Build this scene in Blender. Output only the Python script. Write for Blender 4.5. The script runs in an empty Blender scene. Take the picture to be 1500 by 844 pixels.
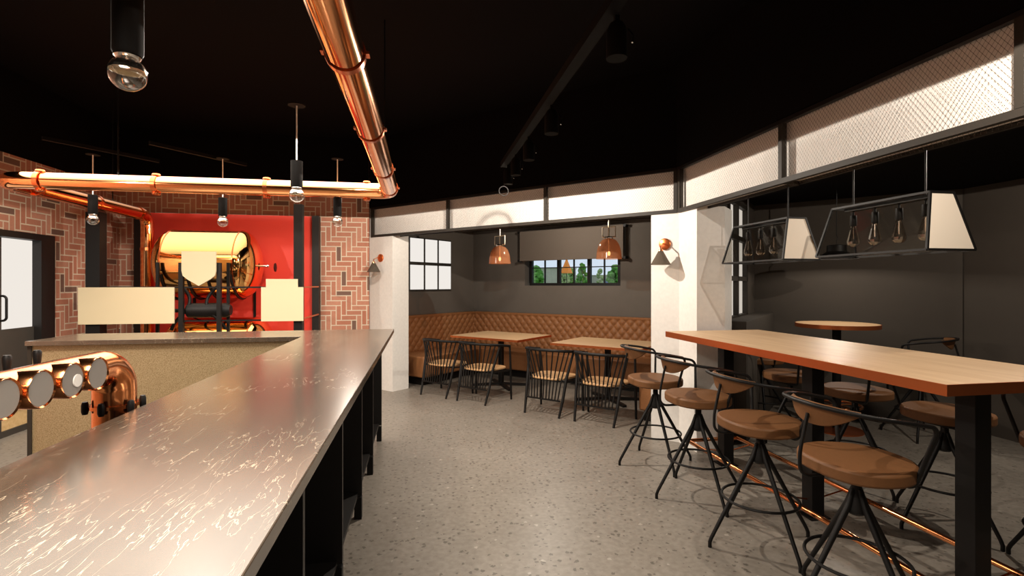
import bpy, bmesh, math, random
from mathutils import Vector, Matrix
random.seed(7)
PI = math.pi
C = bpy.context.scene.collection
R2 = math.sqrt(.5)

def en(e, n, z=0.0):
    return ((e + n) * R2, (n - e) * R2, z)

# ---------------------------------------------------------------- materials
def newmat(name):
    m = bpy.data.materials.new(name)
    m.use_nodes = True
    nt = m.node_tree
    for n in list(nt.nodes):
        nt.nodes.remove(n)
    out = nt.nodes.new('ShaderNodeOutputMaterial')
    return m, nt, out

def bsdf(nt, out, col=(.5, .5, .5), rough=.5, metal=0.0, spec=.5, coat=0, coatr=.1, trans=0, ior=1.45):
    b = nt.nodes.new('ShaderNodeBsdfPrincipled')
    b.inputs['Base Color'].default_value = (*col, 1)
    b.inputs['Roughness'].default_value = rough
    b.inputs['Metallic'].default_value = metal
    b.inputs['Specular IOR Level'].default_value = spec
    b.inputs['Coat Weight'].default_value = coat
    b.inputs['Coat Roughness'].default_value = coatr
    b.inputs['Transmission Weight'].default_value = trans
    b.inputs['IOR'].default_value = ior
    nt.links.new(b.outputs[0], out.inputs[0])
    return b

def plain(name, col, rough=.5, metal=0.0, spec=.5, noise=.0, nscale=20, bump=0, **k):
    m, nt, out = newmat(name)
    b = bsdf(nt, out, col, rough, metal, spec, **k)
    if noise or bump:
        tc = nt.nodes.new('ShaderNodeTexCoord')
        no = nt.nodes.new('ShaderNodeTexNoise')
        no.inputs['Scale'].default_value = nscale
        no.inputs['Detail'].default_value = 5
        nt.links.new(tc.outputs['Object'], no.inputs['Vector'])
        if noise:
            r = nt.nodes.new('ShaderNodeMapRange')
            r.inputs[1].default_value = .3
            r.inputs[2].default_value = .7
            r.inputs[3].default_value = 1 - noise
            r.inputs[4].default_value = 1 + noise
            nt.links.new(no.outputs[0], r.inputs[0])
            mx = nt.nodes.new('ShaderNodeVectorMath')
            mx.operation = 'SCALE'
            mx.inputs[0].default_value = col
            nt.links.new(r.outputs[0], mx.inputs['Scale'])
            nt.links.new(mx.outputs[0], b.inputs['Base Color'])
        if bump:
            bp = nt.nodes.new('ShaderNodeBump')
            bp.inputs['Strength'].default_value = bump
            bp.inputs['Distance'].default_value = .01
            nt.links.new(no.outputs[0], bp.inputs['Height'])
            nt.links.new(bp.outputs[0], b.inputs['Normal'])
    return m

def emis(name, col, s):
    m, nt, out = newmat(name)
    e = nt.nodes.new('ShaderNodeEmission')
    e.inputs[0].default_value = (*col, 1)
    e.inputs[1].default_value = s
    nt.links.new(e.outputs[0], out.inputs[0])
    return m

class NB:
    """small maths helper for node trees"""
    def __init__(s, nt):
        s.nt = nt
    def v(s, x, sock):
        if isinstance(x, (int, float)):
            sock.default_value = x
        else:
            s.nt.links.new(x, sock)
    def m(s, op, a, b=0.0, c=None):
        n = s.nt.nodes.new('ShaderNodeMath')
        n.operation = op
        s.v(a, n.inputs[0])
        s.v(b, n.inputs[1])
        if c is not None:
            s.v(c, n.inputs[2])
        return n.outputs[0]
    def mix(s, f, a, b):
        n = s.nt.nodes.new('ShaderNodeMix')
        n.data_type = 'RGBA'
        s.v(f, n.inputs[0])
        for x, k in ((a, 6), (b, 7)):
            if isinstance(x, tuple):
                n.inputs[k].default_value = (*x, 1)
            else:
                s.nt.links.new(x, n.inputs[k])
        return n.outputs[2]
    def sel(s, f, a, b):      # f ? a : b
        return s.m('ADD', s.m('MULTIPLY', a, f), s.m('MULTIPLY', b, s.m('SUBTRACT', 1.0, f)))

def brick_mat(name, axis):
    m, nt, out = newmat(name)
    b = bsdf(nt, out, (.4, .15, .1), .8)
    B = NB(nt)
    tc = nt.nodes.new('ShaderNodeTexCoord')
    sp = nt.nodes.new('ShaderNodeSeparateXYZ')
    nt.links.new(tc.outputs['Object'], sp.inputs[0])
    w = .0705
    u = B.m('DIVIDE', sp.outputs[axis], w)
    v = B.m('DIVIDE', sp.outputs[2], w)
    i, j = B.m('FLOOR', u), B.m('FLOOR', v)
    fu, fv = B.m('FRACT', u), B.m('FRACT', v)
    k = B.m('FLOORED_MODULO', B.m('SUBTRACT', i, j), 6.0)
    k = B.m('ROUND', k)
    H = B.m('LESS_THAN', k, 2.5)
    eq = lambda a, x: B.m('COMPARE', a, x, .3)
    big = 1.0
    dH = B.m('MINIMUM', B.m('MINIMUM', fv, B.m('SUBTRACT', 1.0, fv)),
             B.m('MINIMUM', B.sel(eq(k, 0.0), fu, big), B.sel(eq(k, 2.0), B.m('SUBTRACT', 1.0, fu), big)))
    dV = B.m('MINIMUM', B.m('MINIMUM', fu, B.m('SUBTRACT', 1.0, fu)),
             B.m('MINIMUM', B.sel(eq(k, 5.0), fv, big), B.sel(eq(k, 3.0), B.m('SUBTRACT', 1.0, fv), big)))
    d = B.sel(H, dH, dV)
    idx = B.sel(H, B.m('SUBTRACT', i, k), B.m('ADD', i, 500.0))
    idz = B.sel(H, j, B.m('SUBTRACT', j, B.m('SUBTRACT', 5.0, k)))
    cb = nt.nodes.new('ShaderNodeCombineXYZ')
    nt.links.new(idx, cb.inputs[0])
    nt.links.new(idz, cb.inputs[1])
    wn = nt.nodes.new('ShaderNodeTexWhiteNoise')
    nt.links.new(cb.outputs[0], wn.inputs[0])
    rnd = wn.outputs[0]
    col = B.mix(rnd, (.50, .20, .125), (.62, .31, .21))
    dark = B.m('GREATER_THAN', rnd, .93)
    col = B.mix(dark, col, (.17, .11, .085))
    no = nt.nodes.new('ShaderNodeTexNoise')
    no.inputs['Scale'].default_value = 45
    nt.links.new(tc.outputs['Object'], no.inputs[0])
    col = B.mix(B.m('MULTIPLY', no.outputs[0], .35), col, (.30, .10, .06))
    g = B.m('LESS_THAN', d, .095)
    col = B.mix(g, col, (.70, .60, .47))
    nt.links.new(col, b.inputs['Base Color'])
    bp = nt.nodes.new('ShaderNodeBump')
    bp.inputs['Strength'].default_value = .5
    bp.inputs['Distance'].default_value = .006
    nt.links.new(B.m('MINIMUM', d, .12), bp.inputs['Height'])
    nt.links.new(bp.outputs[0], b.inputs['Normal'])
    return m

def floor_mat():
    m, nt, out = newmat('polished_terrazzo_concrete')
    b = bsdf(nt, out, (.3, .27, .24), .42, spec=.45)
    B = NB(nt)
    tc = nt.nodes.new('ShaderNodeTexCoord')
    n1 = nt.nodes.new('ShaderNodeTexNoise')
    n1.inputs['Scale'].default_value = 1.3
    n1.inputs['Detail'].default_value = 8
    n1.inputs['Roughness'].default_value = .7
    nt.links.new(tc.outputs['Object'], n1.inputs[0])
    n2 = nt.nodes.new('ShaderNodeTexNoise')
    n2.inputs['Scale'].default_value = 28
    n2.inputs['Detail'].default_value = 6
    nt.links.new(tc.outputs['Object'], n2.inputs[0])
    col = B.mix(n1.outputs[0], (.170, .147, .122), (.335, .298, .255))
    r = nt.nodes.new('ShaderNodeMapRange')
    r.inputs[1].default_value = .35
    r.inputs[2].default_value = .65
    nt.links.new(n2.outputs[0], r.inputs[0])
    col = B.mix(B.m('MULTIPLY', r.outputs[0], .42), col, (.125, .107, .086))
    vo = nt.nodes.new('ShaderNodeTexVoronoi')
    vo.inputs['Scale'].default_value = 33
    n3 = nt.nodes.new('ShaderNodeTexNoise')
    n3.inputs['Scale'].default_value = 60
    nt.links.new(tc.outputs['Object'], n3.inputs[0])
    ad = nt.nodes.new('ShaderNodeVectorMath')
    ad.operation = 'MULTIPLY_ADD'
    nt.links.new(n3.outputs['Color'], ad.inputs[0])
    ad.inputs[1].default_value = (.03, .03, 0)
    nt.links.new(tc.outputs['Object'], ad.inputs[2])
    nt.links.new(ad.outputs[0], vo.inputs['Vector'])
    sp = nt.nodes.new('ShaderNodeSeparateColor')
    nt.links.new(vo.outputs['Color'], sp.inputs[0])
    thr = B.m('MULTIPLY', sp.outputs[0], .42)
    chip = B.m('LESS_THAN', vo.outputs['Distance'], thr)
    chip = B.m('MULTIPLY', chip, B.m('GREATER_THAN', sp.outputs[1], .3))
    chipcol = B.mix(B.m('GREATER_THAN', sp.outputs[2], .97), (.05, .04, .03), (.42, .38, .33))
    col = B.mix(B.m('MULTIPLY', chip, .62), col, chipcol)
    nt.links.new(col, b.inputs['Base Color'])
    rr = nt.nodes.new('ShaderNodeMapRange')
    rr.inputs[3].default_value = .28
    rr.inputs[4].default_value = .46
    nt.links.new(n1.outputs[0], rr.inputs[0])
    nt.links.new(rr.outputs[0], b.inputs['Roughness'])
    return m

def marble_mat():
    m, nt, out = newmat('brown_marble')
    b = bsdf(nt, out, (.2, .15, .1), .21, spec=.8, ior=1.8, coat=.0)
    B = NB(nt)
    tc = nt.nodes.new('ShaderNodeTexCoord')
    mp = nt.nodes.new('ShaderNodeMapping')
    mp.inputs['Rotation'].default_value = (0, 0, .16)
    mp.inputs['Scale'].default_value = (4.6, .8, 3)
    nt.links.new(tc.outputs['Object'], mp.inputs[0])
    n0 = nt.nodes.new('ShaderNodeTexNoise')
    n0.inputs['Scale'].default_value = 2.2
    n0.inputs['Detail'].default_value = 7
    n0.inputs['Roughness'].default_value = .62
    n0.inputs['Distortion'].default_value = .5
    nt.links.new(mp.outputs[0], n0.inputs[0])
    base = B.mix(n0.outputs[0], (.022, .015, .010), (.11, .078, .052))
    n1 = nt.nodes.new('ShaderNodeTexNoise')
    n1.inputs['Scale'].default_value = 3.6
    n1.inputs['Detail'].default_value = 4
    n1.inputs['Roughness'].default_value = .6
    n1.inputs['Distortion'].default_value = .25
    nt.links.new(mp.outputs[0], n1.inputs[0])
    t = B.m('ABSOLUTE', B.m('SUBTRACT', n1.outputs[0], .5))
    vein = B.m('LESS_THAN', t, .0036)
    n2 = nt.nodes.new('ShaderNodeTexNoise')
    n2.inputs['Scale'].default_value = 2.3
    nt.links.new(tc.outputs['Object'], n2.inputs[0])
    gate = nt.nodes.new('ShaderNodeMapRange')
    gate.inputs[1].default_value = .42
    gate.inputs[2].default_value = .6
    nt.links.new(n2.outputs[0], gate.inputs[0])
    col = B.mix(B.m('MULTIPLY', vein, gate.outputs[0]), base, (.36, .29, .21))
    nt.links.new(col, b.inputs['Base Color'])
    return m

def wood_mat(name, a, c, axis_scale=(1.2, 14, 14), rough=.45):
    m, nt, out = newmat(name)
    b = bsdf(nt, out, a, rough, spec=.4)
    B = NB(nt)
    tc = nt.nodes.new('ShaderNodeTexCoord')
    mp = nt.nodes.new('ShaderNodeMapping')
    mp.inputs['Scale'].default_value = axis_scale
    nt.links.new(tc.outputs['Object'], mp.inputs[0])
    n0 = nt.nodes.new('ShaderNodeTexNoise')
    n0.inputs['Scale'].default_value = 1.6
    n0.inputs['Detail'].default_value = 6
    n0.inputs['Distortion'].default_value = .6
    nt.links.new(mp.outputs[0], n0.inputs[0])
    r = nt.nodes.new('ShaderNodeMapRange')
    r.inputs[1].default_value = .3
    r.inputs[2].default_value = .7
    nt.links.new(n0.outputs[0], r.inputs[0])
    nt.links.new(B.mix(r.outputs[0], a, c), b.inputs['Base Color'])
    return m

def speckle_mat():
    m, nt, out = newmat('speckled_gold_panel')
    b = bsdf(nt, out, (.4, .3, .16), .45, metal=.35)
    B = NB(nt)
    tc = nt.nodes.new('ShaderNodeTexCoord')
    n0 = nt.nodes.new('ShaderNodeTexNoise')
    n0.inputs['Scale'].default_value = 160
    n0.inputs['Detail'].default_value = 3
    nt.links.new(tc.outputs['Object'], n0.inputs[0])
    r = nt.nodes.new('ShaderNodeMapRange')
    r.inputs[1].default_value = .35
    r.inputs[2].default_value = .65
    nt.links.new(n0.outputs[0], r.inputs[0])
    nt.links.new(B.mix(r.outputs[0], (.25, .18, .09), (.44, .34, .20)), b.inputs['Base Color'])
    bp = nt.nodes.new('ShaderNodeBump')
    bp.inputs['Strength'].default_value = .25
    bp.inputs['Distance'].default_value = .004
    nt.links.new(n0.outputs[0], bp.inputs['Height'])
    nt.links.new(bp.outputs[0], b.inputs['Normal'])
    return m

def mesh_mat(name, ax):
    """expanded metal: thin diagonal strands with thicker knots, open between"""
    m, nt, out = newmat(name)
    B = NB(nt)
    tc = nt.nodes.new('ShaderNodeTexCoord')
    sp = nt.nodes.new('ShaderNodeSeparateXYZ')
    nt.links.new(tc.outputs['Object'], sp.inputs[0])
    a = B.m('DIVIDE', sp.outputs[ax[0]], .024)
    c = B.m('DIVIDE', sp.outputs[ax[1]], .034)
    p, q = B.m('ADD', a, c), B.m('SUBTRACT', a, c)
    tp = B.m('ABSOLUTE', B.m('SUBTRACT', B.m('FRACT', p), .5))
    tq = B.m('ABSOLUTE', B.m('SUBTRACT', B.m('FRACT', q), .5))
    line = B.m('LESS_THAN', B.m('MINIMUM', tp, tq), .018)
    knot = B.m('LESS_THAN', B.m('ADD', tp, tq), .11)
    solid = B.m('MAXIMUM', line, knot)
    pb = nt.nodes.new('ShaderNodeBsdfPrincipled')
    pb.inputs['Base Color'].default_value = (.10, .075, .055, 1)
    pb.inputs['Roughness'].default_value = .6
    tr = nt.nodes.new('ShaderNodeBsdfTransparent')
    mx = nt.nodes.new('ShaderNodeMixShader')
    nt.links.new(solid, mx.inputs[0])
    nt.links.new(tr.outputs[0], mx.inputs[1])
    nt.links.new(pb.outputs[0], mx.inputs[2])
    nt.links.new(mx.outputs[0], out.inputs[0])
    return m

def clear_glass(name, tint, refl=.12, rough=.02, alpha=.12):
    """thin pane: mostly see-through with a mirror film on top"""
    m, nt, out = newmat(name)
    tr = nt.nodes.new('ShaderNodeBsdfTransparent')
    tr.inputs[0].default_value = (*tint, 1)
    gl = nt.nodes.new('ShaderNodeBsdfGlossy')
    gl.inputs['Roughness'].default_value = rough
    lw = nt.nodes.new('ShaderNodeLayerWeight')
    lw.inputs[0].default_value = .5
    B = NB(nt)
    f = B.m('MINIMUM', B.m('ADD', B.m('POWER', lw.outputs['Facing'], 4.0), refl - .04), 1.0)
    mx = nt.nodes.new('ShaderNodeMixShader')
    nt.links.new(f, mx.inputs[0])
    nt.links.new(tr.outputs[0], mx.inputs[1])
    nt.links.new(gl.outputs[0], mx.inputs[2])
    nt.links.new(mx.outputs[0], out.inputs[0])
    return m

M = {}
M['floor'] = floor_mat()
M['ceiling'] = plain('black_ceiling', (.004, .003, .003), .9, spec=.1)
M['white'] = plain('white_plaster', (.80, .77, .73), .85, noise=.04, nscale=30)
M['grey'] = plain('dark_grey_paint', (.115, .098, .082), .8, noise=.03, nscale=8)
M['greyr'] = plain('charcoal_paint', (.058, .047, .037), .8, noise=.03, nscale=8)
M['black'] = plain('black_metal', (.007, .006, .0055), .5, spec=.3)
M['pitch'] = plain('matt_black_paint', (.003, .0025, .0022), .7, spec=.15)
M['blackw'] = plain('black_stained_wood', (.010, .008, .007), .5)
M['framegrey'] = plain('dark_bronze_metal', (.028, .023, .018), .55, spec=.3)
M['red'] = plain('red_gloss_panel', (.78, .055, .035), .45)
M['brickx'] = brick_mat('herringbone_brick_back', 0)
M['bricky'] = brick_mat('herringbone_brick_side', 1)
M['marble'] = marble_mat()
M['copper'] = plain('polished_copper', (.93, .36, .14), .16, metal=1)
M['copperb'] = plain('bright_copper_pipe', (.95, .40, .165), .11, metal=1)
M['copperd'] = plain('red_copper', (.75, .20, .07), .25, metal=1)
M['tank'] = plain('gold_copper_tank', (.98, .55, .20), .08, metal=1)
M['coperedge'] = plain('copper_edge_band', (.78, .22, .075), .32, metal=.95)
M['oak'] = wood_mat('light_oak', (.56, .35, .18), (.66, .44, .25))
M['seatwood'] = wood_mat('seat_oak', (.48, .27, .12), (.60, .36, .18))
M['honey'] = wood_mat('honey_wood', (.55, .36, .16), (.68, .48, .25))
M['leather'] = plain('tan_leather', (.27, .113, .042), .5, spec=.4, noise=.08, nscale=60)
M['leatherd'] = plain('brown_leather', (.165, .072, .027), .55, spec=.3, noise=.06, nscale=60)
M['gold'] = speckle_mat()
M['cream'] = plain('cream_board', (.66, .555, .36), .6)
M['blind'] = plain('taupe_blind_fabric', (.155, .125, .10), .85, noise=.05, nscale=120)
M['meshe'] = mesh_mat('expanded_mesh_front', (0, 2))
M['meshu'] = mesh_mat('expanded_mesh_under', (0, 1))
M['glass'] = clear_glass('clear_glass', (.97, .97, .96), .07)
M['smoke'] = clear_glass('smoked_glass', (.62, .55, .48), .16)
M['amber'] = clear_glass('copper_tinted_glass', (.93, .62, .44), .24)
M['bulb'] = clear_glass('bulb_glass', (.85, .82, .78), .25)
def veil_glass(name, tint, body, k):
    m, nt, out = newmat(name)
    tr = nt.nodes.new('ShaderNodeBsdfTransparent')
    tr.inputs[0].default_value = (*tint, 1)
    b = nt.nodes.new('ShaderNodeBsdfPrincipled')
    b.inputs['Base Color'].default_value = (*body, 1)
    b.inputs['Roughness'].default_value = .12
    mx = nt.nodes.new('ShaderNodeMixShader')
    mx.inputs[0].default_value = k
    nt.links.new(tr.outputs[0], mx.inputs[1])
    nt.links.new(b.outputs[0], mx.inputs[2])
    nt.links.new(mx.outputs[0], out.inputs[0])
    return m
M['amber'] = veil_glass('copper_tinted_glass', (.92, .60, .42), (.75, .33, .16), .30)
M['smoke'] = veil_glass('smoked_glass', (.62, .57, .51), (.22, .19, .16), .30)
M['palemetal'] = plain('pale_brass', (.90, .78, .60), .3, metal=.6)
M['chrome'] = plain('chrome', (.85, .82, .78), .15, metal=1)
M['reflpane'] = plain('painted_reflection_pane', (.80, .70, .58), .35)  # opaque beige stands in for the bright reflection on the near glass pane
M['winpane'] = emis('lit_frosted_pane', (1, .945, .88), .88)
M['winpane2'] = emis('lit_frosted_pane_dim', (1, .90, .78), .60)
M['doorpane'] = emis('lit_frosted_door_glass', (1, .93, .85), .88)
M['dim'] = plain('grey_disc', (.21, .19, .17), .5)
M['doorgrey'] = plain('dark_door_paint', (.045, .038, .032), .5)
M['shadewhite'] = plain('pale_disc', (.75, .72, .68), .4)
M['grass'] = plain('grass', (.12, .30, .05), .9, noise=.3, nscale=3)
M['leaf'] = plain('leaves', (.09, .26, .035), .8, noise=.5, nscale=4)
M['leaf2'] = plain('pale_leaves', (.30, .38, .16), .8, noise=.4, nscale=4)
M['trunk'] = plain('bark', (.12, .07, .04), .9)
M['render'] = plain('pale_render', (.50, .46, .38), .9, noise=.1, nscale=2)
M['blueh'] = plain('blue_paint', (.16, .22, .45), .8)
M['orange'] = plain('orange_canvas', (.95, .27, .03), .7)
M['filament'] = emis('glowing_filament', (1, .62, .3), 3.0)

# ---------------------------------------------------------------- mesh helper
class MB:
    def __init__(s):
        s.bm = bmesh.new()
    def add(s, vs, fs):
        v = [s.bm.verts.new(p) for p in vs]
        for f in fs:
            try:
                s.bm.faces.new([v[i] for i in f])
            except ValueError:
                pass
        return s
    def box(s, x0, x1, y0, y1, z0, z1, rz=0, org=(0, 0)):
        pts = []
        for z in (z0, z1):
            for x, y in ((x0, y0), (x1, y0), (x1, y1), (x0, y1)):
                if rz:
                    c, t = math.cos(rz), math.sin(rz)
                    x, y = org[0] + c * x - t * y, org[1] + t * x + c * y
                pts.append((x, y, z))
        return s.add(pts, [(3, 2, 1, 0), (4, 5, 6, 7), (0, 1, 5, 4), (1, 2, 6, 5), (2, 3, 7, 6), (3, 0, 4, 7)])
    def prism(s, poly, z0, z1):
        a = sum(poly[i][0] * poly[(i + 1) % len(poly)][1] - poly[(i + 1) % len(poly)][0] * poly[i][1] for i in range(len(poly)))
        if a < 0:
            poly = poly[::-1]
        n = len(poly)
        vs = [(p[0], p[1], z0) for p in poly] + [(p[0], p[1], z1) for p in poly]
        fs = [tuple(range(n))[::-1], tuple(range(n, 2 * n))] + [(i, (i + 1) % n, n + (i + 1) % n, n + i) for i in range(n)]
        return s.add(vs, fs)
    def bar(s, a, b, w, h=None, up=(0, 0, 1)):
        h = h or w
        a, b = Vector(a), Vector(b)
        d = (b - a).normalized()
        u = Vector(up)
        if abs(d.dot(u)) > .95:
            u = Vector((1, 0, 0))
        x = d.cross(u).normalized()
        y = x.cross(d)
        vs = []
        for p in (a, b):
            for i, j in ((-1, -1), (1, -1), (1, 1), (-1, 1)):
                vs.append(p + x * i * w / 2 + y * j * h / 2)
        return s.add(vs, [(3, 2, 1, 0), (4, 5, 6, 7), (0, 1, 5, 4), (1, 2, 6, 5), (2, 3, 7, 6), (3, 0, 4, 7)])
    def tube(s, path, r, n=12, closed=False, caps=True):
        P = [Vector(p) for p in path]
        rs = r if isinstance(r, (list, tuple)) else [r] * len(P)
        m = len(P)
        rings = []
        prev = None
        for i, p in enumerate(P):
            if closed:
                d = (P[(i + 1) % m] - P[i - 1]).normalized()
            elif i == 0:
                d = (P[1] - P[0]).normalized()
            elif i == m - 1:
                d = (P[-1] - P[-2]).normalized()
            else:
                d = ((P[i + 1] - p).normalized() + (p - P[i - 1]).normalized()).normalized()
            if prev is None:
                u = Vector((0, 0, 1)) if abs(d.z) < .9 else Vector((1, 0, 0))
                x = d.cross(u).normalized()
            else:
                x = (prev - d * prev.dot(d)).normalized()
            prev = x
            y = d.cross(x)
            k = 1.0
            if 0 < i < m - 1 and not closed:
                c = d.dot((P[i + 1] - p).normalized())
                k = 1.0
            rings.append([s.bm.verts.new(p + (x * math.cos(2 * PI * j / n) + y * math.sin(2 * PI * j / n)) * rs[i] * k) for j in range(n)])
        rng = range(m) if closed else range(m - 1)
        for i in rng:
            a, b = rings[i], rings[(i + 1) % m]
            for j in range(n):
                s.bm.faces.new((a[j], a[(j + 1) % n], b[(j + 1) % n], b[j]))
        if caps and not closed:
            s.bm.faces.new(rings[0][::-1])
            s.bm.faces.new(rings[-1])
        return s
    def lathe(s, prof, n=24, c=(0, 0, 0), axis='z', closed=False):
        c = Vector(c)
        rings = []
        for r, z in prof:
            ring = []
            for j in range(n):
                a = 2 * PI * j / n
                if axis == 'z':
                    p = Vector((r * math.cos(a), r * math.sin(a), z))
                elif axis == 'x':
                    p = Vector((z, r * math.cos(a), r * math.sin(a)))
                else:
                    p = Vector((r * math.cos(a), z, r * math.sin(a)))
                ring.append(p + c)
            if r < 1e-6:
                rings.append([s.bm.verts.new(ring[0])])
            else:
                rings.append([s.bm.verts.new(p) for p in ring])
        m = len(rings)
        for i in range(m if closed else m - 1):
            a, b = rings[i], rings[(i + 1) % m]
            for j in range(n):
                k = (j + 1) % n
                if len(a) == 1 and len(b) == 1:
                    continue
                if len(a) == 1:
                    f = (a[0], b[k], b[j])
                elif len(b) == 1:
                    f = (a[j], a[k], b[0])
                else:
                    f = (a[j], a[k], b[k], b[j])
                try:
                    s.bm.faces.new(f)
                except ValueError:
                    pass
        return s
    def build(s, name, mat, parent=None, loc=None, rz=0, smooth=True, bevel=0, mats=None):
        bmesh.ops.recalc_face_normals(s.bm, faces=s.bm.faces[:])
        me = bpy.data.meshes.new(name)
        s.bm.to_mesh(me)
        s.bm.free()
        me.materials.append(mat)
        if smooth:
            for p in me.polygons:
                p.use_smooth = True
            me.set_sharp_from_angle(angle=math.radians(40))
        o = bpy.data.objects.new(name, me)
        C.objects.link(o)
        if parent:
            o.parent = parent
        if loc is not None:
            o.location = loc
        o.rotation_euler = (0, 0, rz)
        if bevel:
            md = o.modifiers.new('bevel', 'BEVEL')
            md.width = bevel
            md.segments = 2
            md.limit_method = 'ANGLE'
            md.angle_limit = math.radians(50)
        return o

def tag(o, label, cat, group=None):
    o['label'] = label
    o['category'] = cat
    if group:
        o['group'] = group
    return o

def thing(name, label, cat, loc=(0, 0, 0), rz=0, group=None):
    o = bpy.data.objects.new(name, None)
    C.objects.link(o)
    o.location = loc
    o.rotation_euler = (0, 0, rz)
    o.empty_display_size = .05
    return tag(o, label, cat, group)

def struct(o):
    o['kind'] = 'structure'
    return o

def dup(root, loc, rz, label, group=None):
    r = root.copy()
    C.objects.link(r)
    r.location = loc
    r.rotation_euler = (0, 0, rz)
    r['label'] = label
    if group:
        r['group'] = group
    for ch in list(root.children):
        c = ch.copy()
        C.objects.link(c)
        c.parent = r
        for g in list(ch.children):
            d = g.copy()
            C.objects.link(d)
            d.parent = c
    return r

def arc(cx, cy, r, a0, a1, n, z=None, plane='xy'):
    out = []
    for i in range(n + 1):
        a = a0 + (a1 - a0) * i / n
        p, q = cx + r * math.cos(a), cy + r * math.sin(a)
        out.append((p, q, z) if plane == 'xy' else (p, z, q) if plane == 'xz' else (z, p, q))
    return out

def fillet(pts, r, n=8):
    """round the inner corners of a polyline"""
    P = [Vector(p) for p in pts]
    out = [P[0]]
    for i in range(1, len(P) - 1):
        a, b, c = P[i - 1], P[i], P[i + 1]
        rr = r[i - 1] if isinstance(r, (list, tuple)) else r
        u, v = (a - b).normalized(), (c - b).normalized()
        ang = u.angle(v)
        t = min(rr / math.tan(ang / 2), (a - b).length * .48, (c - b).length * .48)
        rr2 = t * math.tan(ang / 2)
        cen = b + (u + v).normalized() * (rr2 / math.sin(ang / 2))
        s0, s1 = b + u * t - cen, b + v * t - cen
        w = s0.angle(s1)
        for k in range(n + 1):
            f = k / n
            out.append(cen + (s0 * math.sin((1 - f) * w) + s1 * math.sin(f * w)) / math.sin(w))
    out.append(P[-1])
    return out

# ---------------------------------------------------------------- the setting
E45 = -PI / 4
ZL = 2.467          # level of the main lights, which shine only downwards

def ebox(mb, e0, e1, n0, n1, z0, z1):
    return mb.prism([en(e0, n0)[:2], en(e1, n0)[:2], en(e1, n1)[:2], en(e0, n1)[:2]], z0, z1)

struct(MB().box(-7, 7.5, -4, 11.2, -.12, 0).build('floor', M['floor'], smooth=False))
struct(MB().box(-4.4, 7.5, -4, 11.2, 3.6, 3.7).build('ceiling', M['ceiling'], smooth=False))
# left brick wall with doorway
struct(MB().box(-4.17, -3.97, -3.2, 4.55, 0, 3.6).box(-4.17, -3.97, 6.307, 7.72, 0, 3.6).box(-4.17, -3.97, 4.55, 6.307, 2.03, 3.6)
       .build('wall_left', M['bricky'], smooth=False))
struct(MB().box(-3.97, -.745, 7.52, 7.72, 0, 3.6).build('wall_back', M['brickx'], smooth=False))
struct(MB().box(-4.17, 7.5, -3.4, -3.2, 0, 3.6).build('wall_front', M['greyr'], smooth=False))
# room seen through the frosted door is only a bright glow: door
d = thing('door_1', '', 'door', (-4.07, 5.45, 0))
for k in ('label', 'category'):
    del d[k]
struct(d)
MB().box(-.06, .12, .655, .857, 0, 2.03).box(-.06, .12, -.9, -.78, 0, 2.03).box(-.06, .12, -.78, .655, 1.965, 2.03).build('door_frame', M['blackw'], d, smooth=False)
leaf = MB().box(0, .05, .16, .24, 0, 1.96).box(0, .05, .24, .655, 0, .06).box(0, .05, .24, .655, .24, 1.06)
leaf.box(0, .05, -.10, .15, 0, 1.96).box(0, .05, -.78, -.70, 0, 1.96).box(0, .05, -.7, -.1, 1.88, 1.96).box(0, .05, -.7, -.1, 0, 1.06)
leaf.build('door_leaf', M['doorgrey'], d, smooth=False)
MB().box(.015, .035, .24, .655, 1.06, 1.96).build('door_glass', M['doorpane'], d, smooth=False)
MB().box(.015, .035, -.7, -.1, 1.06, 1.88).build('door_glass', M['doorpane'], d, smooth=False)
MB().box(.012, .03, .24, .655, .06, .24).build('kick_panel', M['honey'], d, smooth=False)
MB().tube(fillet([(.05, .2, 1.39), (.12, .2, 1.39), (.12, .2, 1.15), (.05, .2, 1.15)], .04), .011, 10).build('door_handle', M['black'], d)

# alcove
aw = MB()
ebox(aw, -6.2, -6.0, 5.05, 7.57, 0, 2.5)
struct(aw.build('wall_alcove_left', M['grey'], smooth=False))
aw = MB()
ebox(aw, -6.2, -4.84, 7.37, 7.62, 0, 2.5)
ebox(aw, -3.06, -1.1, 7.37, 7.62, 0, 2.5)
ebox(aw, -4.84, -3.06, 7.37, 7.62, 0, 1.478)
ebox(aw, -4.84, -3.06, 7.37, 7.62, 2.2, 2.5)
struct(aw.build('wall_alcove_back', M['grey'], smooth=False))
# partition between alcove and side room, with a window
aw = MB()
ebox(aw, -1.35, -1.1, 4.95, 5.40, 0, 2.5)
ebox(aw, -1.35, -1.1, 6.42, 7.6, 0, 2.5)
ebox(aw, -1.35, -1.1, 5.40, 6.42, 0, 1.12)
ebox(aw, -1.35, -1.1, 5.40, 6.42, 2.42, 2.5)
struct(aw.build('wall_partition', M['greyr'], smooth=False))
ledge = MB()
ebox(ledge, -1.1, -.88, 5.15, 6.95, 0, 1.15)
struct(ledge.build('trim_1', M['greyr'], smooth=False, bevel=.004))
aw = MB()
ebox(aw, -1.1, .88, 6.98, 7.2, 0, 2.5)
struct(aw.build('wall_side_room_back', M['greyr'], smooth=False))
struct(MB().box(5.574, 5.8, -3.2, 4.45, 0, 2.5).build('wall_right', M['greyr'], smooth=False))
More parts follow.
